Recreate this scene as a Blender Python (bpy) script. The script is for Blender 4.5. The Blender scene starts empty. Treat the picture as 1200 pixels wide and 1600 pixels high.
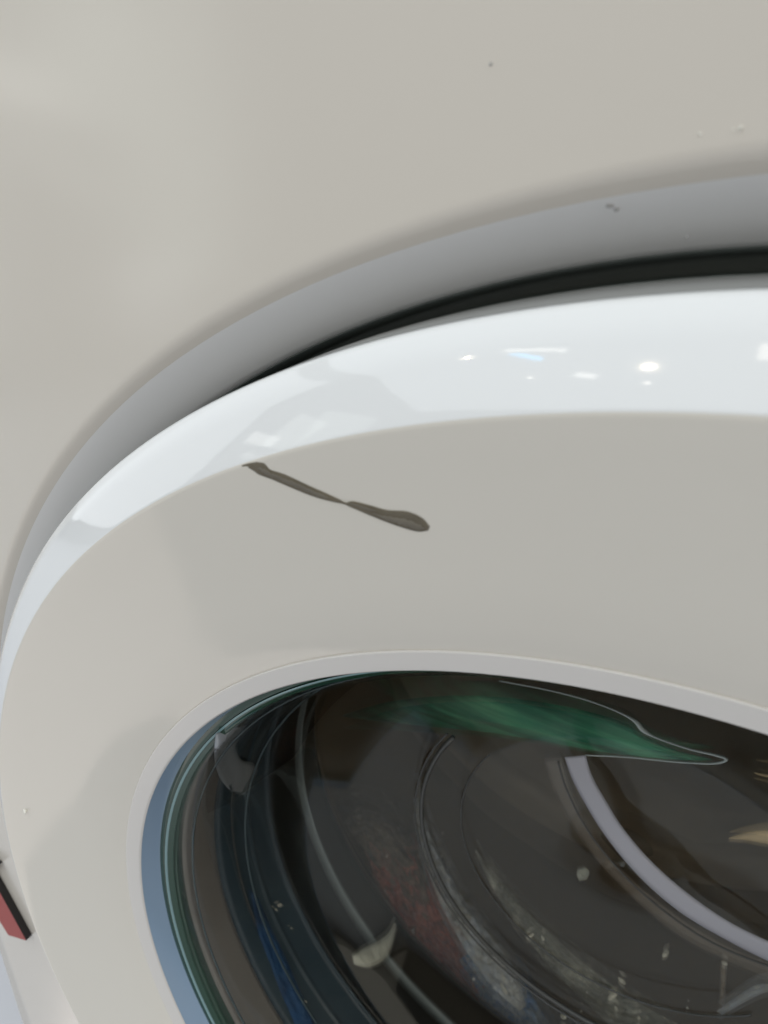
import bpy, bmesh, math, random
from mathutils import Matrix, Vector, noise
rnd = random.Random(7)
S = bpy.context.scene
COL = S.collection
R0 = 0.23                 # door radius in metres
ZC = 0.47                 # height of the door centre above the floor

def W(x, y, z):
    """door axes (x up, y to the machine's left seen from the front, z out of the front; unit = door radius) -> world metres"""
    return Vector((-y * R0, -z * R0, x * R0 + ZC))

# ------------------------------------------------------------------ camera
CP = (0.9868331, 0.1386904, 0.3435559)
RM = ((0.0703300, -0.8865601, -0.4572361), (-0.9201114, -0.2347002, 0.3135456), (-0.3852905, 0.3986565, -0.8322405))
def dirw(v): return Vector((-v[1], -v[2], v[0]))
cd = bpy.data.cameras.new("camera")
cam = bpy.data.objects.new("camera", cd)
COL.objects.link(cam)
rt, dn, fw = (dirw(r) for r in RM)
m = Matrix((rt, -dn, -fw)).transposed().to_4x4()
m.translation = W(*CP)
cam.matrix_world = m
cd.sensor_fit = 'VERTICAL'; cd.sensor_height = 36; cd.lens = 870 / 1600 * 36
cd.clip_start = 0.004; cd.clip_end = 50
cd.dof.use_dof = True; cd.dof.focus_distance = 0.15
cd.dof.aperture_fstop = (cd.lens / 1000) / 0.0011
S.camera = cam

# ------------------------------------------------------------------ light
S.view_settings.view_transform = 'Standard'; S.view_settings.look = 'None'
S.view_settings.exposure = 0; S.view_settings.gamma = 1
wd = bpy.data.worlds.new("World"); S.world = wd; wd.use_nodes = True
bg = wd.node_tree.nodes['Background']
bg.inputs['Color'].default_value = (0.62, 0.565, 0.49, 1); bg.inputs['Strength'].default_value = 0.14
S.cycles.use_denoising = True
S.cycles.max_bounces = 14; S.cycles.transparent_max_bounces = 16; S.cycles.glossy_bounces = 6

def lamp(name, kind, loc, target, power, color, sx=0.1, sy=None, shape='RECTANGLE'):
    l = bpy.data.lights.new(name, kind); o = bpy.data.objects.new(name, l); COL.objects.link(o)
    o.location = loc
    o.rotation_euler = (Vector(target) - Vector(loc)).to_track_quat('-Z', 'Y').to_euler()
    l.energy = power; l.color = color
    if kind == 'AREA':
        l.shape = shape; l.size = sx
        if sy: l.size_y = sy
    return o
CEN = (-0.1, 0, ZC + 0.15)
lamp('ceiling_panel', 'AREA', (-0.2, -1.0, 2.45), (-0.2, -1.0, 0), 91, (.885, .955, 1), 4.6, 4.2)
lamp('ceiling_spot', 'AREA', (-1.45, -1.62, 2.38), CEN, 1.0, (1, .86, .62), 0.022, shape='DISK')
lamp('ceiling_spot', 'AREA', (-0.42, -1.87, 2.37), CEN, 1.6, (1, .86, .62), 0.028, shape='DISK')
lamp('window_light', 'AREA', (-3.0, -0.3, 1.25), (0, -0.2, 0.6), 22, (.92, .96, 1), 2.4, 2.2)
lamp('fill_light', 'AREA', (2.5, -1.2, 1.6), (-.1, 0, 0.5), 19, (1, .925, .82), 3.2, 2.6)  # added fill from the right, brightens the ring's lower left
o = lamp('added_floor_light', 'AREA', (-0.715, -0.49, 0.012), (-0.7, -0.49, 3), 0.40, (1, .86, .76), 1.3, 0.18)  # lamp added on the floor for the edge reflected in the ring
o.rotation_euler = (math.pi, 0, math.radians(45))
# lamps added and shaped for their reflections in the gloss, sources unseen
def turned(o, deg): o.rotation_euler.rotate_axis('Z', math.radians(deg))
turned(lamp('panel_reflection_light', 'AREA', (-2.20, -2.03, 1.15), (-.13, 0, .7), 1.9, (.90, 1, .93), 0.46, 1.25), 6)
turned(lamp('panel_reflection_light', 'AREA', (-2.50, -1.80, 1.45), (-.13, 0, .7), 0.5, (.92, 1, .93), 0.30, 0.45), -10)
lamp('panel_reflection_light', 'AREA', (-2.62, -1.62, 1.31), (-.13, 0, .72), 0.25, (1, 1, .95), 0.28, 0.13)
turned(lamp('panel_reflection_light', 'AREA', (-2.52, -1.73, 1.02), (-.13, 0, .72), 0.13, (.95, 1, .96), 0.42, 0.09), -32)
turned(lamp('panel_reflection_light', 'AREA', (-2.30, -1.98, 0.50), (-.13, 0, .72), 0.45, (.95, .97, 1), 0.32, 0.40), 12)
lamp('rim_reflection_light', 'AREA', (-1.03, -1.54, 2.36), CEN, 0.35, (1, .96, .88), 0.28, 0.09)  # this and the next ones added for glints on the rim
lamp('cyan_reflection_light', 'AREA', (-1.06, -1.71, 2.35), CEN, 0.20, (.0, .5, 1), 0.20, 0.034)
lamp('rim_reflection_light', 'AREA', (-0.87, -1.63, 2.36), CEN, 0.07, (1, .96, .88), 0.10, 0.05)
lamp('rim_reflection_light', 'AREA', (-0.76, -2.02, 2.36), CEN, 0.10, (1, .97, .9), 0.12, 0.05)
lamp('rim_reflection_light', 'AREA', (-1.10, -2.05, 2.36), CEN, 0.03, (1, .93, .8), 0.03, shape='DISK')
lamp('rim_reflection_light', 'AREA', (-0.43, -2.12, 2.36), CEN, 0.03, (1, .93, .8), 0.03, shape='DISK')
lamp('rim_reflection_light', 'AREA', (0.055, -1.63, 2.36), CEN, 0.10, (1, .93, .8), 0.05, 0.12)

# ------------------------------------------------------------------ helpers
def link(name, me, mat, parent=None, **props):
    o = bpy.data.objects.new(name, me); COL.objects.link(o)
    if mat: me.materials.append(mat)
    if parent: o.parent = parent
    for k, v in props.items(): o[k] = v
    return o
def mesh(name, verts, faces, smooth=True):
    me = bpy.data.meshes.new(name); me.from_pydata([tuple(v) for v in verts], [], faces)
    bm = bmesh.new(); bm.from_mesh(me); bmesh.ops.recalc_face_normals(bm, faces=bm.faces); bm.to_mesh(me); bm.free()
    if smooth: me.polygons.foreach_set('use_smooth', [True] * len(me.polygons))
    me.update(); return me
def fillet(pts, rad, n=6):
    """round the inner corners of a 2D polyline"""
    out = [pts[0]]
    for i in range(1, len(pts) - 1):
        r = rad[i] if isinstance(rad, (list, tuple)) else rad
        p = Vector(pts[i]); a = Vector(pts[i - 1]) - p; b = Vector(pts[i + 1]) - p
        d = min(r, a.length * .48, b.length * .48)
        if d < 1e-5: out.append(tuple(p)); continue
        A = p + a.normalized() * d; B = p + b.normalized() * d
        for k in range(n + 1):
            t = k / n
            out.append(tuple(A * (1 - t) ** 2 + p * 2 * t * (1 - t) + B * t * t))
    out.append(pts[-1]); return out
def lathe(prof, segs=256, cx=0, cy=0, closed=False, a0=0, a1=2 * math.pi, wob=None):
    full = abs(a1 - a0 - 2 * math.pi) < 1e-6
    ns = segs if full else segs + 1
    V = []; F = []; n = len(prof)
    for s in range(ns):
        a = a0 + (a1 - a0) * s / segs
        for j, (r, z) in enumerate(prof):
            if wob: r, z = wob(a, r, z)
            V.append(W(cx + r * math.cos(a), cy + r * math.sin(a), z))
    for s in range(segs):
        s2 = (s + 1) % ns
        for j in range(n if closed else n - 1):
            j2 = (j + 1) % n
            F.append((s * n + j, s * n + j2, s2 * n + j2, s2 * n + j))
    if not full and closed:
        F.append(tuple(range(n))); F.append(tuple((ns - 1) * n + j for j in reversed(range(n))))
    return V, F

# ------------------------------------------------------------------ materials
def mat(name, col, rough=.4, spec=.5, metal=0, coat=0, bump=None, vary=None, coat_rough=.03):
    m = bpy.data.materials.new(name); m.use_nodes = True
    nt = m.node_tree; b = nt.nodes['Principled BSDF']
    b.inputs['Base Color'].default_value = (*col, 1); b.inputs['Roughness'].default_value = rough
    b.inputs['Specular IOR Level'].default_value = spec; b.inputs['Metallic'].default_value = metal
    b.inputs['Coat Weight'].default_value = coat; b.inputs['Coat Roughness'].default_value = coat_rough
    tc = nt.nodes.new('ShaderNodeTexCoord')
    if vary:
        sc, amt = vary
        no = nt.nodes.new('ShaderNodeTexNoise'); no.inputs['Scale'].default_value = sc; no.inputs['Detail'].default_value = 5
        nt.links.new(tc.outputs['Object'], no.inputs['Vector'])
        mx = nt.nodes.new('ShaderNodeMix'); mx.data_type = 'RGBA'
        mx.inputs[6].default_value = (*[c * (1 - amt) for c in col], 1); mx.inputs[7].default_value = (*[min(1, c * (1 + amt)) for c in col], 1)
        nt.links.new(no.outputs['Fac'], mx.inputs[0]); nt.links.new(mx.outputs[2], b.inputs['Base Color'])
    if bump:
        sc, st = bump
        no = nt.nodes.new('ShaderNodeTexNoise'); no.inputs['Scale'].default_value = sc; no.inputs['Detail'].default_value = 4
        nt.links.new(tc.outputs['Object'], no.inputs['Vector'])
        bu = nt.nodes.new('ShaderNodeBump'); bu.inputs['Strength'].default_value = st; bu.inputs['Distance'].default_value = .001
        nt.links.new(no.outputs['Fac'], bu.inputs['Height']); nt.links.new(bu.outputs['Normal'], b.inputs['Normal'])
    return m
M_rim = mat('lit_white_rim', (.86, .87, .875), .05, .5, vary=(10, .012), bump=(45, .03))  # door plastic again, brighter and cooler: ceiling light put into the colour
M_panel = mat('white_enamel', (.755, .704, .632), .19, .5, vary=(14, .012), bump=(60, .03))
M_door = mat('white_gloss_plastic', (.79, .75, .675), .055, .5, coat=0, vary=(10, .015), bump=(45, .035))
M_black = mat('black_seal', (.24, .27, .26), .6)
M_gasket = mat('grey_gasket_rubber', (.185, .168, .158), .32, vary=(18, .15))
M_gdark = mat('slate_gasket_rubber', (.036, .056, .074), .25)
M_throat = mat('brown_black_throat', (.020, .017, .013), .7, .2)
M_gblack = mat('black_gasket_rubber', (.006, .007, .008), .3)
M_dlip = mat('pale_drum_lip', (.24, .28, .29), .2)
M_steel = mat('drum_steel', (.30, .29, .27), .28, metal=1)
M_dsteel = mat('dull_drum_steel', (.20, .15, .095), .45, .4, .1, vary=(9, .3))
M_back = mat('drum_back_steel', (.40, .32, .235), .45, .4, .1, vary=(9, .3))
M_floor = mat('floor_tile', (.56, .57, .61), .4, vary=(3, .05))
M_red = mat('red_emblem_face', (.38, .062, .055), .55, .3)
M_side = mat('black_emblem_side', (.012, .009, .009), .4)

M_lip = mat('pale_lip', (.755, .725, .695), .12)
M_wall = mat('blue_lip_wall', (.34, .47, .64), .12)
M_edge = mat('shaded_door_edge', (.34, .34, .33), .4)  # door plastic darkened, shade on the side put into the colour
M_recess = mat('grey_recess', (.87, .865, .86), .3)
M_grim = mat('green_glass_rim', (.012, .055, .030), .06)
M_rimline = mat('rim_line', (.22, .36, .38), .15)
M_tealedge = mat('teal_glass_edge', (.035, .060, .070), .15)
M_gedge = mat('glass_edge', (.085, .085, .08), .12)
M_brownband = mat('brown_bowl_band', (.17, .135, .105), .35)
M_band = mat('bowl_band', (.47, .46, .50), .25)
M_green = mat('green_reflection', (.02, .1, .06), .45, .2)
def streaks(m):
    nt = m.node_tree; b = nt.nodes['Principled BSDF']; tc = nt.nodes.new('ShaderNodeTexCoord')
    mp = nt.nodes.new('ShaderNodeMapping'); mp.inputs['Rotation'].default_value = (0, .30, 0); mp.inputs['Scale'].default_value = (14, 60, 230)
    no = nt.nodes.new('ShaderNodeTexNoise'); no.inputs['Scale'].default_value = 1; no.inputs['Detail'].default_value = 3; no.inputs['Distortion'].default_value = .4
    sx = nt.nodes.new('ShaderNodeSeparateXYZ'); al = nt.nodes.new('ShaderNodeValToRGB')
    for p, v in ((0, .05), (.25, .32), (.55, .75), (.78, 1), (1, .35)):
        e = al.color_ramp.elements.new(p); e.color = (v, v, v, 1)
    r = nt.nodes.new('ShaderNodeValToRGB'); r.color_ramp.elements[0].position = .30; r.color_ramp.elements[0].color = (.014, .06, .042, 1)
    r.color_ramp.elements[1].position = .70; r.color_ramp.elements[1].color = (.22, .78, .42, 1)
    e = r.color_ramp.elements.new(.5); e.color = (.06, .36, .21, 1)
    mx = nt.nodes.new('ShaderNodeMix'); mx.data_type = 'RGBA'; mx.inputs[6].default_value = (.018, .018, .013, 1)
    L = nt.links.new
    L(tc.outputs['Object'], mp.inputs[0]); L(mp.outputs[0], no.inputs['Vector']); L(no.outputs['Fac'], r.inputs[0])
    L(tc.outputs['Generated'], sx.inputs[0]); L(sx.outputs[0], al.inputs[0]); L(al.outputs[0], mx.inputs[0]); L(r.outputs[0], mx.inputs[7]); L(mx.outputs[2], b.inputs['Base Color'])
streaks(M_green)  # streaked green reflection painted into the colour
M_hline = mat('highlight_line', (.45, .50, .47), .1)
M_greyrefl = mat('grey_reflection_patch', (.34, .36, .39), .25)
M_scuff = mat('scuff', (.165, .138, .092), .5, .3, vary=(160, .5), bump=(300, .4))
def cloth(name, cols, sc=70, rough=.7):
    m = mat(name, cols[0], rough, .35, bump=(420, 1)); nt = m.node_tree; b = nt.nodes['Principled BSDF']
    tc = nt.nodes.new('ShaderNodeTexCoord'); no = nt.nodes.new('ShaderNodeTexNoise'); no.inputs['Scale'].default_value = sc; no.inputs['Detail'].default_value = 7; no.inputs['Roughness'].default_value = .65
    r = nt.nodes.new('ShaderNodeValToRGB'); n = len(cols)
    r.color_ramp.elements[0].position = .30; r.color_ramp.elements[0].color = (*cols[0], 1)
    r.color_ramp.elements[1].position = .70; r.color_ramp.elements[1].color = (*cols[-1], 1)
    for q in range(1, n - 1):
        e = r.color_ramp.elements.new(.30 + .40 * q / (n - 1)); e.color = (*cols[q], 1)
    nt.links.new(tc.outputs['Object'], no.inputs['Vector']); nt.links.new(no.outputs['Fac'], r.inputs[0]); nt.links.new(r.outputs[0], b.inputs['Base Color'])
    return m
M_scuff.node_tree.nodes['Principled BSDF'].inputs['Alpha'].default_value = .76
M_scuff2 = mat('scuff_streak', (.25, .225, .18), .5, .3, vary=(200, .3))
M_scuff2.node_tree.nodes['Principled BSDF'].inputs['Alpha'].default_value = .7
M_redcloth = cloth('dark_red_cloth', [(.07, .03, .02), (.62, .19, .14), (.40, .11, .08), (.75, .32, .24), (.20, .10, .075), (.95, .85, .72)], 80, .35)
M_greycloth = cloth('grey_cloth', [(.06, .05, .035), (.27, .225, .175), (.16, .12, .085), (.50, .45, .38)], 70, .4)
M_bluecloth = cloth('blue_cloth_and_reflection', [(.04, .07, .14), (.12, .28, .58), (.45, .48, .50), (.10, .20, .44), (.92, .90, .82)], 75, .35)
M_bluerefl = cloth('blue_reflection', [(.008, .02, .05), (.012, .055, .15), (.02, .08, .21)], 40)
M_sheen = cloth('wet_sheen_band', [(.10, .095, .075), (.24, .235, .19), (.16, .15, .12), (.40, .39, .33), (.85, .80, .68)], 60, .3)
M_whitecloth = cloth('white_cloth', [(.16, .15, .13), (.42, .41, .38), (.42, .45, .52), (.9, .87, .78)], 90, .35)
M_drop = mat('drop_glint', (.80, .76, .64), .03, 1)
M_dustglint = mat('pale_dust_glint', (.9, .88, .8), .3)
M_speck = mat('dark_speck', (.46, .45, .44), .7)
M_glint = mat('warm_glint', (.95, .72, .42), .25, .6)  # lamp reflection painted as a warm colour
M_lint = mat('lint', (.48, .48, .42), .8, .2, bump=(500, 1))

def glass(name, tint, ior=1.5, trans=(1, 1, 1), rough=0.0, ghost=0):
    m = bpy.data.materials.new(name); m.use_nodes = True; nt = m.node_tree
    nt.nodes.remove(nt.nodes['Principled BSDF']); out = nt.nodes['Material Output']
    tr = nt.nodes.new('ShaderNodeBsdfTransparent'); tr.inputs[0].default_value = (*trans, 1)
    gl = nt.nodes.new('ShaderNodeBsdfGlossy'); gl.inputs[0].default_value = (*tint, 1); gl.inputs['Roughness'].default_value = rough
    lw = nt.nodes.new('ShaderNodeLayerWeight'); f0 = ((ior - 1) / (ior + 1)) ** 2
    pw = nt.nodes.new('ShaderNodeMath'); pw.operation = 'POWER'; pw.inputs[1].default_value = 5
    fr = nt.nodes.new('ShaderNodeMath'); fr.operation = 'MULTIPLY_ADD'; fr.inputs[1].default_value = .40 * (1 - f0); fr.inputs[2].default_value = .8 * f0
    nt.links.new(lw.outputs['Facing'], pw.inputs[0]); nt.links.new(pw.outputs[0], fr.inputs[0])
    mx = nt.nodes.new('ShaderNodeMixShader')
    nt.links.new(fr.outputs[0], mx.inputs[0]); nt.links.new(tr.outputs[0], mx.inputs[1]); nt.links.new(gl.outputs[0], mx.inputs[2])
    
    if ghost:
        rf = nt.nodes.new('ShaderNodeBsdfRefraction'); rf.inputs['IOR'].default_value = ghost; rf.inputs['Roughness'].default_value = .03; rf.inputs[0].default_value = (*trans, 1)
        m2 = nt.nodes.new('ShaderNodeMixShader'); m2.inputs[0].default_value = .27
        nt.links.new(tr.outputs[0], m2.inputs[1]); nt.links.new(rf.outputs[0], m2.inputs[2]); nt.links.new(m2.outputs[0], mx.inputs[1])
    nt.links.new(mx.outputs[0], out.inputs[0]); return m
M_glass = glass('clear_door_glass', (.92, .97, .95), 1.45, (.96, .955, .93), ghost=1.08)

# ------------------------------------------------------------------ floor the machine stands on
V = [(-4, -4, 0), (4, -4, 0), (4, 1.5, 0), (-4, 1.5, 0)]
link('floor', mesh('floor', V, [(0, 1, 2, 3)], False), M_floor, kind='structure')

# ------------------------------------------------------------------ washing machine
wm = bpy.data.objects.new('washing_machine', None); COL.objects.link(wm)
wm.location = (0, 0.3, 0)
wm['label'] = 'white front loading washing machine with round glass door and raised white door ring'
wm['category'] = 'washing machine'
bpy.context.view_layer.update()
def part(name, vf, mt, parent=wm, smooth=True, **kw):
    o = link(name, mesh(name, vf[0], vf[1], smooth), mt, parent, **kw)
    o.matrix_parent_inverse = parent.matrix_world.inverted()
    return o

# front panel: a sheet with a round recess that the door sits in
ZP = -0.035
def inner(a):
    a = (math.degrees(a) + 180) % 360 - 180
    t = min(1, max(0, (a - 8) / 30)); return .009 * t * t * (3 - 2 * t) if a < 120 else .009 * max(0, 1 - (a - 120) / 60)
prof = fillet([(1.16, ZP), (1.0672, ZP), (1.0580, -.0444)], [0, .020, 0], 8)
V, F = lathe(prof)
n = len(prof); segs = 256
x0, x1, yy = (0.02 - ZC) / R0, (0.85 - ZC) / R0, 0.298 / R0
base = len(V); rings = 6
for s in range(segs):
    a = 2 * math.pi * s / segs; c_, s_ = math.cos(a), math.sin(a)
    t = min((x1 if c_ > 0 else -x0) / max(abs(c_), 1e-9), yy / max(abs(s_), 1e-9))
    for k in range(1, rings + 1):
        r = 1.16 + (t - 1.16) * k / rings
        V.append(W(r * c_, r * s_, ZP))
    V.append(W((t + .03) * c_, (t + .03) * s_, ZP - .03)); V.append(W((t + .03) * c_, (t + .03) * s_, ZP - 2.4))
q = rings + 2
for s in range(segs):
    s2 = (s + 1) % segs
    F.append((s * n, s2 * n, base + s2 * q, base + s * q))
    for k in range(q - 1):
        F.append((base + s * q + k, base + s2 * q + k, base + s2 * q + k + 1, base + s * q + k + 1))
part('front_panel', (V, F), M_panel)
part('door_recess', lathe([(1.0583, -.0441), (1.050, -.0540), (1.040, -.0665), (1.0295, -.0795), (1.0275, -.0835), (1.0268, -.0885)], 256, wob=lambda a, r, z: (r - inner(a) * max(0, 1.056 - r) / .0292, z)), M_recess)
# dark seal at the bottom of the gap round the door
part('door_gap_seal', lathe(fillet([(1.036, -.0875), (1.0262, -.0875), (1.0250, -.092), (1.0245, -.125), (1.0130, -.125), (1.0115, -.092), (1.0, -.090)], [0, .001, .002, .004, .004, .001, 0]), 256, wob=lambda a, r, z: (r - inner(a) * max(0, (r - 1.013) / .0125), z)), M_black)


# door ring
dp = [(1.0018, -.013), (1.0005, -.004), (.986, .0085), (.962, .0195), (.9435, .0270), (.90, .0135), (.85, -.0020), (.80, -.0175), (.765, -.0305), (.742, -.0410), (.740, -.0430)]
rad = [0, .006, .02, .02, .003, .03, .03, .03, .03, .001, 0]
full = fillet(dp, rad, 6)
cut = max(i for i, p in enumerate(full) if p[0] > .9436)
door = part('door', lathe(full[cut:], 384), M_door)
def sub(name, vf, mt, smooth=True, **kw): return part(name, vf, mt, door, smooth, **kw)
sub('door_rim', lathe(full[:cut + 1], 384), M_rim)
sub('door_edge', lathe(fillet([(.98, -.079), (1.0105, -.079), (1.0020, -.0128)], .002), 384), M_edge)
sub('inner_lip', lathe(fillet([(.7425, -.0425), (.7420, -.0385), (.7385, -.0395), (.7190, -.0448), (.7172, -.0475)], [0, .002, .002, .002, 0], 6), 384), M_lip)
sub('lip_wall', lathe([(.7180, -.0470), (.7160, -.055), (.7125, -.070), (.7095, -.083)], 384), M_wall)

# glass bowl: two skins, thick at the rim
inn = fillet([(.7090, -.081), (.690, -.087), (.668, -.115), (.648, -.20), (.61, -.34), (.51, -.43), (.40, -.478), (.30, -.515), (.18, -.535), (0.0005, -.54)], .03, 4)
out = fillet([(.0005, -.562), (.18, -.557), (.31, -.537), (.41, -.50), (.525, -.45), (.628, -.352), (.668, -.205), (.682, -.125), (.690, -.100)], .03, 4)
bowl = sub('glass_bowl', lathe(inn + out, 192), M_glass)
sub('glass_rim', lathe(fillet([(.7105, -.0795), (.7045, -.0798), (.6960, -.0830), (.6925, -.0862), (.6895, -.0885), (.6900, -.0925), (.6880, -.096), (.694, -.112)], .002, 4), 256), M_grim)
sub('rim_line', lathe(fillet([(.7000, -.0800), (.6975, -.0812), (.6965, -.0828), (.6985, -.0835)], .001, 3), 256), M_rimline)
def tube_ring(r, z, w, cx=0, cy=0, a0=0, a1=2 * math.pi, segs=192, h=None):
    h = h or w
    pr = [(r + w * math.cos(2 * math.pi * k / 8), z + h * math.sin(2 * math.pi * k / 8)) for k in range(8)]
    return lathe(pr, segs, cx, cy, True, a0, a1)
for r_, z_, w_ in ((.676, -.118, .0018), (.646, -.22, .0022)):
    sub('glass_ridge', tube_ring(r_, z_, w_), M_tealedge)
for r_, z_, w_ in ((.392, -.474, .006), (.405, -.470, .0025), (.315, -.505, .0022)):
    sub('glass_ridge', tube_ring(r_, z_, w_ * .8, a0=math.radians(62), a1=math.radians(235)), M_gedge)

# ---- shapes traced at their own depth
FX = 870.0
def ray(px):
    u = ((px[0] - 600) / FX, (px[1] - 800) / FX, 1)
    return [sum(RM[i][k] * u[i] for i in range(3)) for k in range(3)]
def on_plane(px, z):
    v = ray(px); t = (z - CP[2]) / v[2]
    return [CP[k] + v[k] * t for k in range(3)]
def on_cyl(px, r):
    v = ray(px)
    A = v[0] ** 2 + v[1] ** 2; B = 2 * (v[0] * CP[0] + v[1] * CP[1]); D = CP[0] ** 2 + CP[1] ** 2 - r * r
    t = (-B + math.sqrt(max(B * B - 4 * A * D, 0))) / 2 / A
    return [CP[k] + v[k] * t for k in range(3)]
def spline(pts, n):
    """n points along a Catmull-Rom curve through pts"""
    P = [Vector(p) for p in pts]; P = [P[0] * 2 - P[1]] + P + [P[-1] * 2 - P[-2]]; out = []
    for i in range(n):
        t = i / (n - 1) * (len(P) - 3); k = min(int(t), len(P) - 4); t -= k
        a, b, c, d = P[k:k + 4]
        out.append(.5 * (2 * b + (c - a) * t + (2 * a - 5 * b + 4 * c - d) * t * t + (3 * b - a - 3 * c + d) * t ** 3))
    return out
def tube(pts, rad):
    """tube through points in door axes; rad(t) is its radius"""
    P = [W(*p) for p in pts]; V = []; F = []; n = len(P); K = 7
    up = Vector((.3, 1, .2)).normalized()
    for i, p in enumerate(P):
        t = (P[min(i + 1, n - 1)] - P[max(i - 1, 0)]).normalized()
        a = t.cross(up).normalized(); b = t.cross(a)
        for k in range(K):
            an = 2 * math.pi * k / K
            V.append(p + (a * math.cos(an) + b * math.sin(an)) * rad(i / (n - 1)) * R0)
    for i in range(n - 1):
        for k in range(K): F.append((i * K + k, i * K + (k + 1) % K, (i + 1) * K + (k + 1) % K, (i + 1) * K + k))
    F += [tuple(range(K)), tuple((n - 1) * K + k for k in reversed(range(K)))]
    return V, F
def sheet(left, right, nu, nv, place, thick, fold=None):
    """closed slab between two pixel curves; place(px) gives its 3D point, fold(u, v) moves it towards the camera"""
    L = spline(left, nv); Rr = spline(right, nv); top = []; bot = []
    for j in range(nv):
        for i in range(nu):
            u = i / (nu - 1); v = j / (nv - 1)
            px = L[j] * (1 - u) + Rr[j] * u
            p = Vector(place(px)); d = (Vector(CP) - p).normalized()
            e = min(1, 6 * min(u, 1 - u) + .0) * min(1, 6 * min(v, 1 - v))
            h = (fold(u, v) if fold else 0) * e
            top.append(W(*(p + d * (h + thick * (.35 + .65 * e))))); bot.append(W(*(p - d * thick * .2)))
    V = top + bot; F = []; N = len(top)
    for j in range(nv - 1):
        for i in range(nu - 1):
            a = j * nu + i; F.append((a, a + 1, a + nu + 1, a + nu)); F.append((N + a, N + a + nu, N + a + nu + 1, N + a + 1))
    edge = [i for i in range(nu)] + [j * nu + nu - 1 for j in range(1, nv)] + [(nv - 1) * nu + i for i in range(nu - 2, -1, -1)] + [j * nu for j in range(nv - 2, 0, -1)]
    for k in range(len(edge)):
        a, b = edge[k], edge[(k + 1) % len(edge)]
        F.append((a, N + a, N + b, b))
    return V, F

# pale band across the bowl; green edge reflection and its highlight built as solids
zb = -.505
band_l = spline([(882, 1183), (893, 1215), (912, 1252), (945, 1305), (995, 1366), (1058, 1422), (1130, 1466), (1215, 1508), (1300, 1535)], 60)
band_r = spline([(915, 1180), (925, 1212), (946, 1250), (975, 1296), (1022, 1350), (1083, 1402), (1150, 1446), (1230, 1482), (1310, 1505)], 60)
sub('bowl_band', sheet([tuple(p) for p in band_l], [tuple(p) for p in band_r], 7, 60, lambda p: on_plane(p, zb), .008), M_band)
bl = spline([(850, 1186), (866, 1236), (895, 1292), (935, 1346), (990, 1404), (1062, 1462), (1140, 1503), (1230, 1540)], 60)
br = spline([(878, 1184), (892, 1230), (916, 1284), (952, 1336), (1006, 1390), (1074, 1442), (1144, 1482), (1230, 1516)], 60)
sub('bowl_band', sheet([tuple(p) for p in bl], [tuple(p) for p in br], 7, 60, lambda p: on_plane(p, -.585), .006), M_brownband)
sub('bowl_band_line', tube([on_plane(p, zb - .006) for p in spline([(872, 1190), (884, 1230), (910, 1284), (946, 1335), (1000, 1392), (1070, 1447), (1140, 1486), (1230, 1520)], 50)], lambda t: .0018), M_gedge)
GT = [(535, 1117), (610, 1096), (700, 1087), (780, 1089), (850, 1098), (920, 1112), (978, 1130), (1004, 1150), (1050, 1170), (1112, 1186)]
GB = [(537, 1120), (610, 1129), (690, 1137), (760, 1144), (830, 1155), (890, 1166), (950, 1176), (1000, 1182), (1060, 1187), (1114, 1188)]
gs = sub('green_edge_reflection', sheet(GT, GB, 14, 80, lambda p: on_plane(p, -.60), .014,
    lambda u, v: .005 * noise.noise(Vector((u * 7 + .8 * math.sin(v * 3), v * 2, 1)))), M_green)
sub('edge_highlight_line', tube([on_plane(p, -.455) for p in spline([(780, 1064), (850, 1077), (910, 1092), (960, 1110), (991, 1126), (1005, 1141), (1026, 1153), (1075, 1170), (1118, 1180), (1135, 1187), (1112, 1193), (1050, 1190), (980, 1183), (915, 1180)], 90)],
    lambda t: .0012 + .0032 * math.exp(-((t - .36) / .07) ** 2) + .0010 * math.exp(-((t - .66) / .12) ** 2)), M_hline)  # highlight on the glass built as a pale tube

# gasket and the mouth of the drum
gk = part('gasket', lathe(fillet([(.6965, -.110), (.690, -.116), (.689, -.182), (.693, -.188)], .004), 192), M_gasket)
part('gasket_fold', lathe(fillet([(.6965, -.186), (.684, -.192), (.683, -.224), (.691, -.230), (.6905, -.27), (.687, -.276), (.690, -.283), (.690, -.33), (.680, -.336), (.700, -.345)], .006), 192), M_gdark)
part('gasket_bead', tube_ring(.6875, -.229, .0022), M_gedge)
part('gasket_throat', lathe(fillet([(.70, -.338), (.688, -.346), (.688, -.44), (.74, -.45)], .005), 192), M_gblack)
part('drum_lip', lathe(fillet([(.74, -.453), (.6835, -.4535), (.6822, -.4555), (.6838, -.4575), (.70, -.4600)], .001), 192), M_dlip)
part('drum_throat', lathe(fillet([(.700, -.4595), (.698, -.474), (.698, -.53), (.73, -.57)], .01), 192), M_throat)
dr = [(.725, -.572), (.80, -.60), (.98, -.63), (1.05, -.70), (1.05, -1.46)]
part('drum_back', lathe(fillet([(1.05, -1.46), (1.0, -1.55), (.6, -1.6), (0.001, -1.55)], .05, 6), 192), M_back)
drum = part('drum', lathe(fillet(dr, .05, 6), 192), M_dsteel)
refl_patch = sheet([(337, 1146), (335, 1170), (336, 1196), (345, 1218), (360, 1236)], [(388, 1130), (368, 1160), (376, 1186), (398, 1196), (378, 1238)], 8, 30, lambda p: on_cyl(p, .684), .006,
               lambda u, v: .004 * math.sin(u * 7 + v * 4))
o = link('grey_reflection_patch', mesh('grey_reflection_patch', *refl_patch), M_greyrefl, gk); o.matrix_parent_inverse = gk.matrix_world.inverted()  # zigzag reflection in the glass, built as a grey patch

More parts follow.
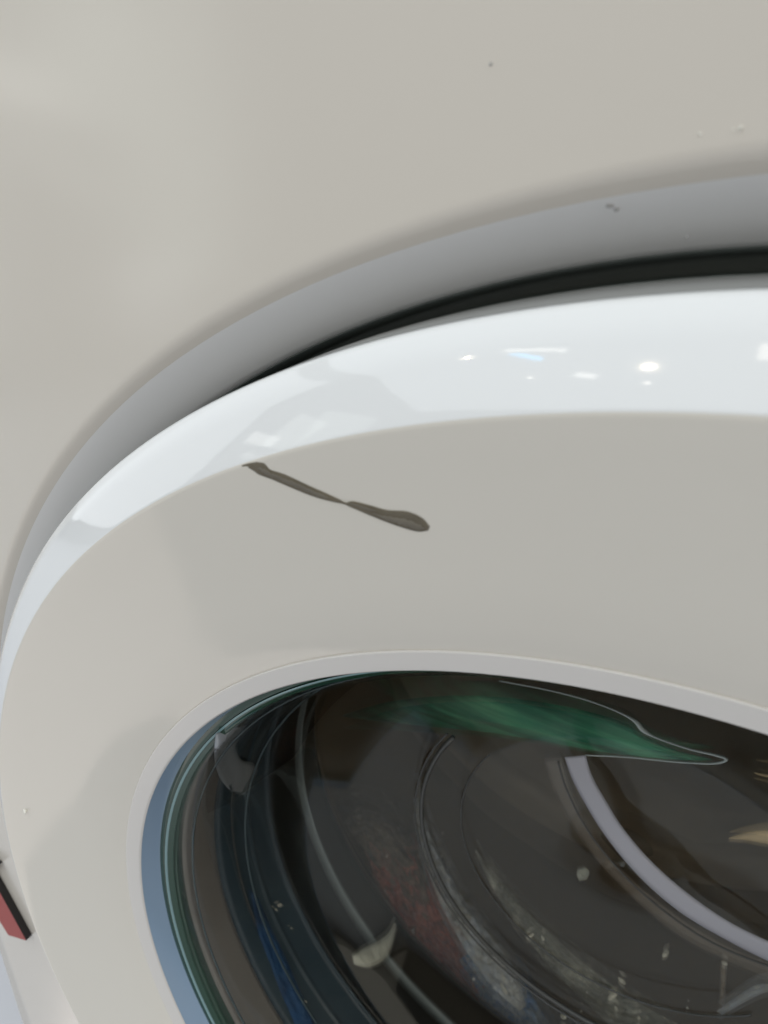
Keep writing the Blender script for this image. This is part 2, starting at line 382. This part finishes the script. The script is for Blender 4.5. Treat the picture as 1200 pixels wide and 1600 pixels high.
# red emblem with black sides on the panel
def emblem(pxs, z0, z1):
    A = [on_plane(p, z0) for p in pxs]
    n = len(A); V = [W(*a) for a in A] + [W(a[0], a[1], z1) for a in A]
    return V, [tuple(range(n, 2 * n))], [(k, (k + 1) % n, n + (k + 1) % n, n + k) for k in range(n)]
for pxs in ([(50, 1461), (22, 1453), (-55, 1328), (-55, 1268)], [(4, 1347), (-2, 1351), (-60, 1330), (-60, 1300)]):
    V, face, sides = emblem(pxs, ZP + .001, ZP + .014)
    e = part('emblem_stroke', (V, sides), M_side, smooth=False)
    f = part('emblem_face', (V, face), M_red, e, smooth=False)

# dark mark on the door ring
def on_ring(px):
    """first hit with the ring's front face"""
    v = ray(px); z = 0.0
    for _ in range(40):
        p = on_plane(px, z); r = math.hypot(p[0], p[1])
        tab = [(.742, -.0410), (.765, -.0305), (.80, -.0175), (.85, -.0020), (.90, .0136), (.9435, .0266), (1.0, .0)]
        for (a, za), (b, zb_) in zip(tab, tab[1:]):
            if a <= r <= b: zn = za + (zb_ - za) * (r - a) / (b - a); break
        else: zn = z
        z = z * .5 + zn * .5
    return p
top = [(378, 727), (392, 723), (411, 723), (424, 733), (447, 742), (480, 758), (505, 769), (530, 781), (540, 785), (552, 783), (580, 791), (605, 797), (636, 800), (658, 809), (671, 822)]
bot = [(379, 730), (396, 736), (404, 741), (424, 750), (447, 759), (480, 773), (505, 781), (527, 786), (538, 788), (550, 793), (578, 805), (603, 815), (628, 825), (652, 830), (668, 829)]
rj = random.Random(3)
top = [(x + rj.uniform(-1, 1), y + rj.uniform(-.8, .8)) for x, y in top]; bot = [(x + rj.uniform(-1, 1), y + rj.uniform(-.8, .8)) for x, y in bot]
sm = sub('scuff_mark', sheet(top, bot, 9, 90, on_ring, .0010, lambda u, v: .0005 * noise.noise(Vector((u * 6, v * 30, 0)))), M_scuff)
def between(u0, u1, k0, k1):
    T = spline(top, 120); B = spline(bot, 120); a = []; b = []
    for k in range(k0, k1):
        w = min(1, (k - k0) / 10, (k1 - 1 - k) / 6); c = (u0 + u1) / 2 + rj.uniform(-.05, .05); h = (u1 - u0) / 2 * w
        a.append(tuple(T[k] * (1 - c + h) + B[k] * (c - h))); b.append(tuple(T[k] * (1 - c - h) + B[k] * (c + h)))
    return a, b
for u0, u1, k0, k1 in ((.30, .80, 12, 58), (.25, .60, 66, 90), (.45, .88, 84, 118)):
    sub('scuff_streak', sheet(*between(u0, u1, k0, k1), 5, 60, on_ring, .0018), M_scuff2)

# ------------------------------------------------------------------ laundry and scraps inside, with some reflections built as strips
def thing(o, label, cat, group=None):
    o['label'] = label; o['category'] = cat
    if group: o['group'] = group
    return o
def folds(a, b, seed, k=.05):
    def f(u, v):
        n = noise.noise(Vector((u * a, v * b, seed))); m_ = noise.noise(Vector((u * a * 2.7, v * b * 2.5, seed + 4)))
        return k * (abs(n) * 1.3 + .5 * m_ + .16 * noise.noise(Vector((u * a * 9, v * b * 9, seed + 9))))
    return f
thing(link('dark_red_towel', mesh('dark_red_towel', *sheet([(566, 1322), (590, 1375), (625, 1430), (668, 1490), (715, 1560), (760, 1640)], [(640, 1318), (664, 1352), (692, 1420), (730, 1490), (775, 1560), (830, 1640)], 50, 110, lambda p: on_cyl(p, .90), .012, folds(4, 9, 2, .085))), M_redcloth),
      'dark red rumpled towel pressed behind the door glass', 'towel')
thing(link('grey_cloth', mesh('grey_cloth', *sheet([(536, 1285), (556, 1310), (585, 1350), (630, 1400), (668, 1440)], [(560, 1262), (604, 1276), (636, 1300), (660, 1340), (676, 1428)], 40, 60, lambda p: on_cyl(p, .88), .012, folds(4, 5, 6, .07))), M_greycloth),
      'dull grey wet cloth lying just above the dark red towel', 'cloth')
thing(link('blue_shirt', mesh('blue_shirt', *sheet([(716, 1500), (738, 1545), (766, 1590), (800, 1640)], [(745, 1482), (806, 1518), (840, 1570), (880, 1640)], 44, 54, lambda p: on_cyl(p, .86), .012, folds(4, 6, 11, .07))), M_bluecloth),
      'dark blue garment with pale patches at the bottom of the drum', 'garment')
thing(link('white_cloth', mesh('white_cloth', *sheet([(646, 1248), (655, 1310), (668, 1360), (690, 1416), (726, 1482), (768, 1540), (812, 1580)], [(652, 1246), (672, 1302), (694, 1348), (724, 1404), (766, 1462), (806, 1518), (822, 1572)], 18, 110, lambda p: on_cyl(p, .735), .006, folds(3, 22, 15, .03))), M_whitecloth),
      'narrow whitish cloth hem running along the dark red towel', 'cloth')
thing(link('wet_sheen_band', mesh('wet_sheen_band', *sheet([(742, 1330), (772, 1392), (812, 1452), (868, 1520), (940, 1590), (1000, 1640)], [(744, 1328), (786, 1380), (838, 1438), (906, 1500), (990, 1562), (1060, 1600)], 30, 90, lambda p: on_plane(p, -.66), .008, folds(3, 16, 71, .03))), M_sheen),
      'pale grey green wet sheen built as a band low in the drum right of the white hem', 'cloth')  # bright wet sheen painted as a pale band
thing(link('blue_cloth_and_reflection', mesh('blue_cloth_and_reflection', *sheet([(392, 1395), (402, 1450), (420, 1505), (442, 1560), (478, 1640)], [(398, 1393), (424, 1450), (450, 1505), (474, 1560), (510, 1640)], 14, 60, lambda p: on_cyl(p, .686), .006, folds(2, 5, 21, .006))), M_bluerefl),
      'blue reflection in the glass built as a strip against the grey gasket', 'cloth')  # blue reflection in the glass, built as a solid strip
thing(link('lint_scrap', mesh('lint_scrap', *sheet([(551, 1494), (567, 1482), (588, 1472), (606, 1459), (616, 1442)], [(553, 1507), (574, 1511), (594, 1504), (609, 1486), (620, 1444)], 12, 24, lambda p: on_cyl(p, .676), .006, folds(4, 5, 31, .012))), M_lint),
      'small ragged pale scrap of lint on the dark gasket', 'lint')
thing(link('white_fleck', mesh('white_fleck', *sheet([(903, 1358), (901, 1366), (905, 1376)], [(914, 1355), (921, 1363), (917, 1374)], 8, 10, lambda p: on_plane(p, -.575), .008, folds(3, 3, 41, .02))), M_lint),
      'tiny white fleck behind the middle of the glass', 'white fleck')  # small pale lump just behind the glass
thing(link('lamp_reflection_strip', mesh('lamp_reflection_strip', *sheet([(1119, 1580), (1150, 1558), (1178, 1540), (1215, 1532)], [(1128, 1586), (1160, 1568), (1190, 1553), (1220, 1546)], 6, 30, lambda p: on_plane(p, -.62), .01, folds(2, 6, 51, .008))), M_whitecloth),
      'ceiling lamp reflection built as a pale strip at the lower right of the glass', 'strip')  # lamp reflection in the glass, built as a solid strip

# water drops on gasket and glass, their glints put into a pale opaque colour
def drop(px, place, rad, k):
    p = Vector(place(px)); c = W(*p); V = []; F = []; nu, nv = 8, 5
    ax = Vector((rnd.uniform(-1, 1), rnd.uniform(-1, 1), rnd.uniform(-1, 1))).normalized()
    for j in range(nv + 1):
        th = math.pi * j / nv
        for i in range(nu):
            ph = 2 * math.pi * i / nu
            d = Vector((math.sin(th) * math.cos(ph), math.sin(th) * math.sin(ph), math.cos(th)))
            d += ax * d.dot(ax) * k
            V.append(c + d * rad * R0 * .75)
    for j in range(nv):
        for i in range(nu): F.append((j * nu + i, j * nu + (i + 1) % nu, (j + 1) * nu + (i + 1) % nu, (j + 1) * nu + i))
    return V, F
for px, r_, rad_, k in [((437, 1414), .685, .0035, 1.5), ((431, 1421), .685, .0025, 1), ((413, 1474), .686, .0028, .4), ((455, 1450), .686, .002, .2), ((425, 1471), .686, .0015, .2), ((478, 1565), .686, .002, .3), ((690, 1338), .84, .006, .5), ((604, 1338), .86, .005, .6)]:
    o = link('drop_glint', mesh('drop_glint', *drop(px, lambda q: on_cyl(q, r_), rad_, k)), M_drop, gk); o.matrix_parent_inverse = gk.matrix_world.inverted()
for px, rad_, k in [((828, 1463), .006, 1.6), ((848, 1466), .005, .8), ((787, 1545), .008, 1.8), ((957, 1557), .007, 1.6), ((963, 1577), .005, .9), ((917, 1551), .003, .2), ((908, 1580), .003, .2), ((998, 1591), .005, .4), ((880, 1589), .007, 1.6), ((972, 1533), .006, 1.5), ((1074, 1575), .003, .2), ((1040, 1490), .006, 1.3), ((1132, 1505), .005, .6), ((1188, 1502), .004, .3), ((740, 1530), .004, .5)]:
    sub('drop_glint', drop(px, lambda q: on_plane(q, -.60), rad_, k), M_drop)

# panel glints painted as pale specks, dust, small dark marks on recess and panel
for px, z, r_, k, mt in [((1157, 201), ZP, .0013, .8, M_dustglint), ((1146, 203), ZP, .0007, .3, M_dustglint), ((1094, 210), ZP, .0008, 1.2, M_dustglint), ((767, 100), ZP, .0012, .2, M_speck)]:
    part('speck_or_glint', drop(px, lambda q: on_plane(q, z), r_, k), mt)
for px, z_, r_, k in [((949, 313), -.0487, .0018, .6), ((956, 320), -.0497, .0022, 1.5), ((963, 328), -.0510, .0014, 1.2), ((1073, 370), -.056, .0010, .3)]:
    part('scuff_speck', drop(px, lambda q: on_plane(q, z_), r_, k), M_speck)
for px, r_, k in [((39, 1266), .0035, 2.0)]:
    sub('speck_or_glint', drop(px, on_ring, r_, k), M_dustglint if px[0] == 39 else M_speck)

# warm lamp reflections painted as solid slivers, and the strip reflection's upright end
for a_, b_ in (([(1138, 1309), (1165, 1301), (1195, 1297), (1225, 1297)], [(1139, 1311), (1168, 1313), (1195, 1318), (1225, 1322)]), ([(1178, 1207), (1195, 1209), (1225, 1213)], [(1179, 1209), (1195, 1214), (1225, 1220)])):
    part('lamp_glint', sheet(a_, b_, 6, 24, lambda p: on_plane(p, -.60), .006), M_glint, drum)
st = bpy.data.objects['lamp_reflection_strip']
o = link('lamp_reflection_end', mesh('lamp_reflection_end', *sheet([(1126, 1500), (1125, 1530), (1123, 1572)], [(1136, 1503), (1135, 1532), (1131, 1574)], 6, 20, lambda p: on_plane(p, -.625), .01, folds(2, 6, 61, .008))), M_greycloth, st)
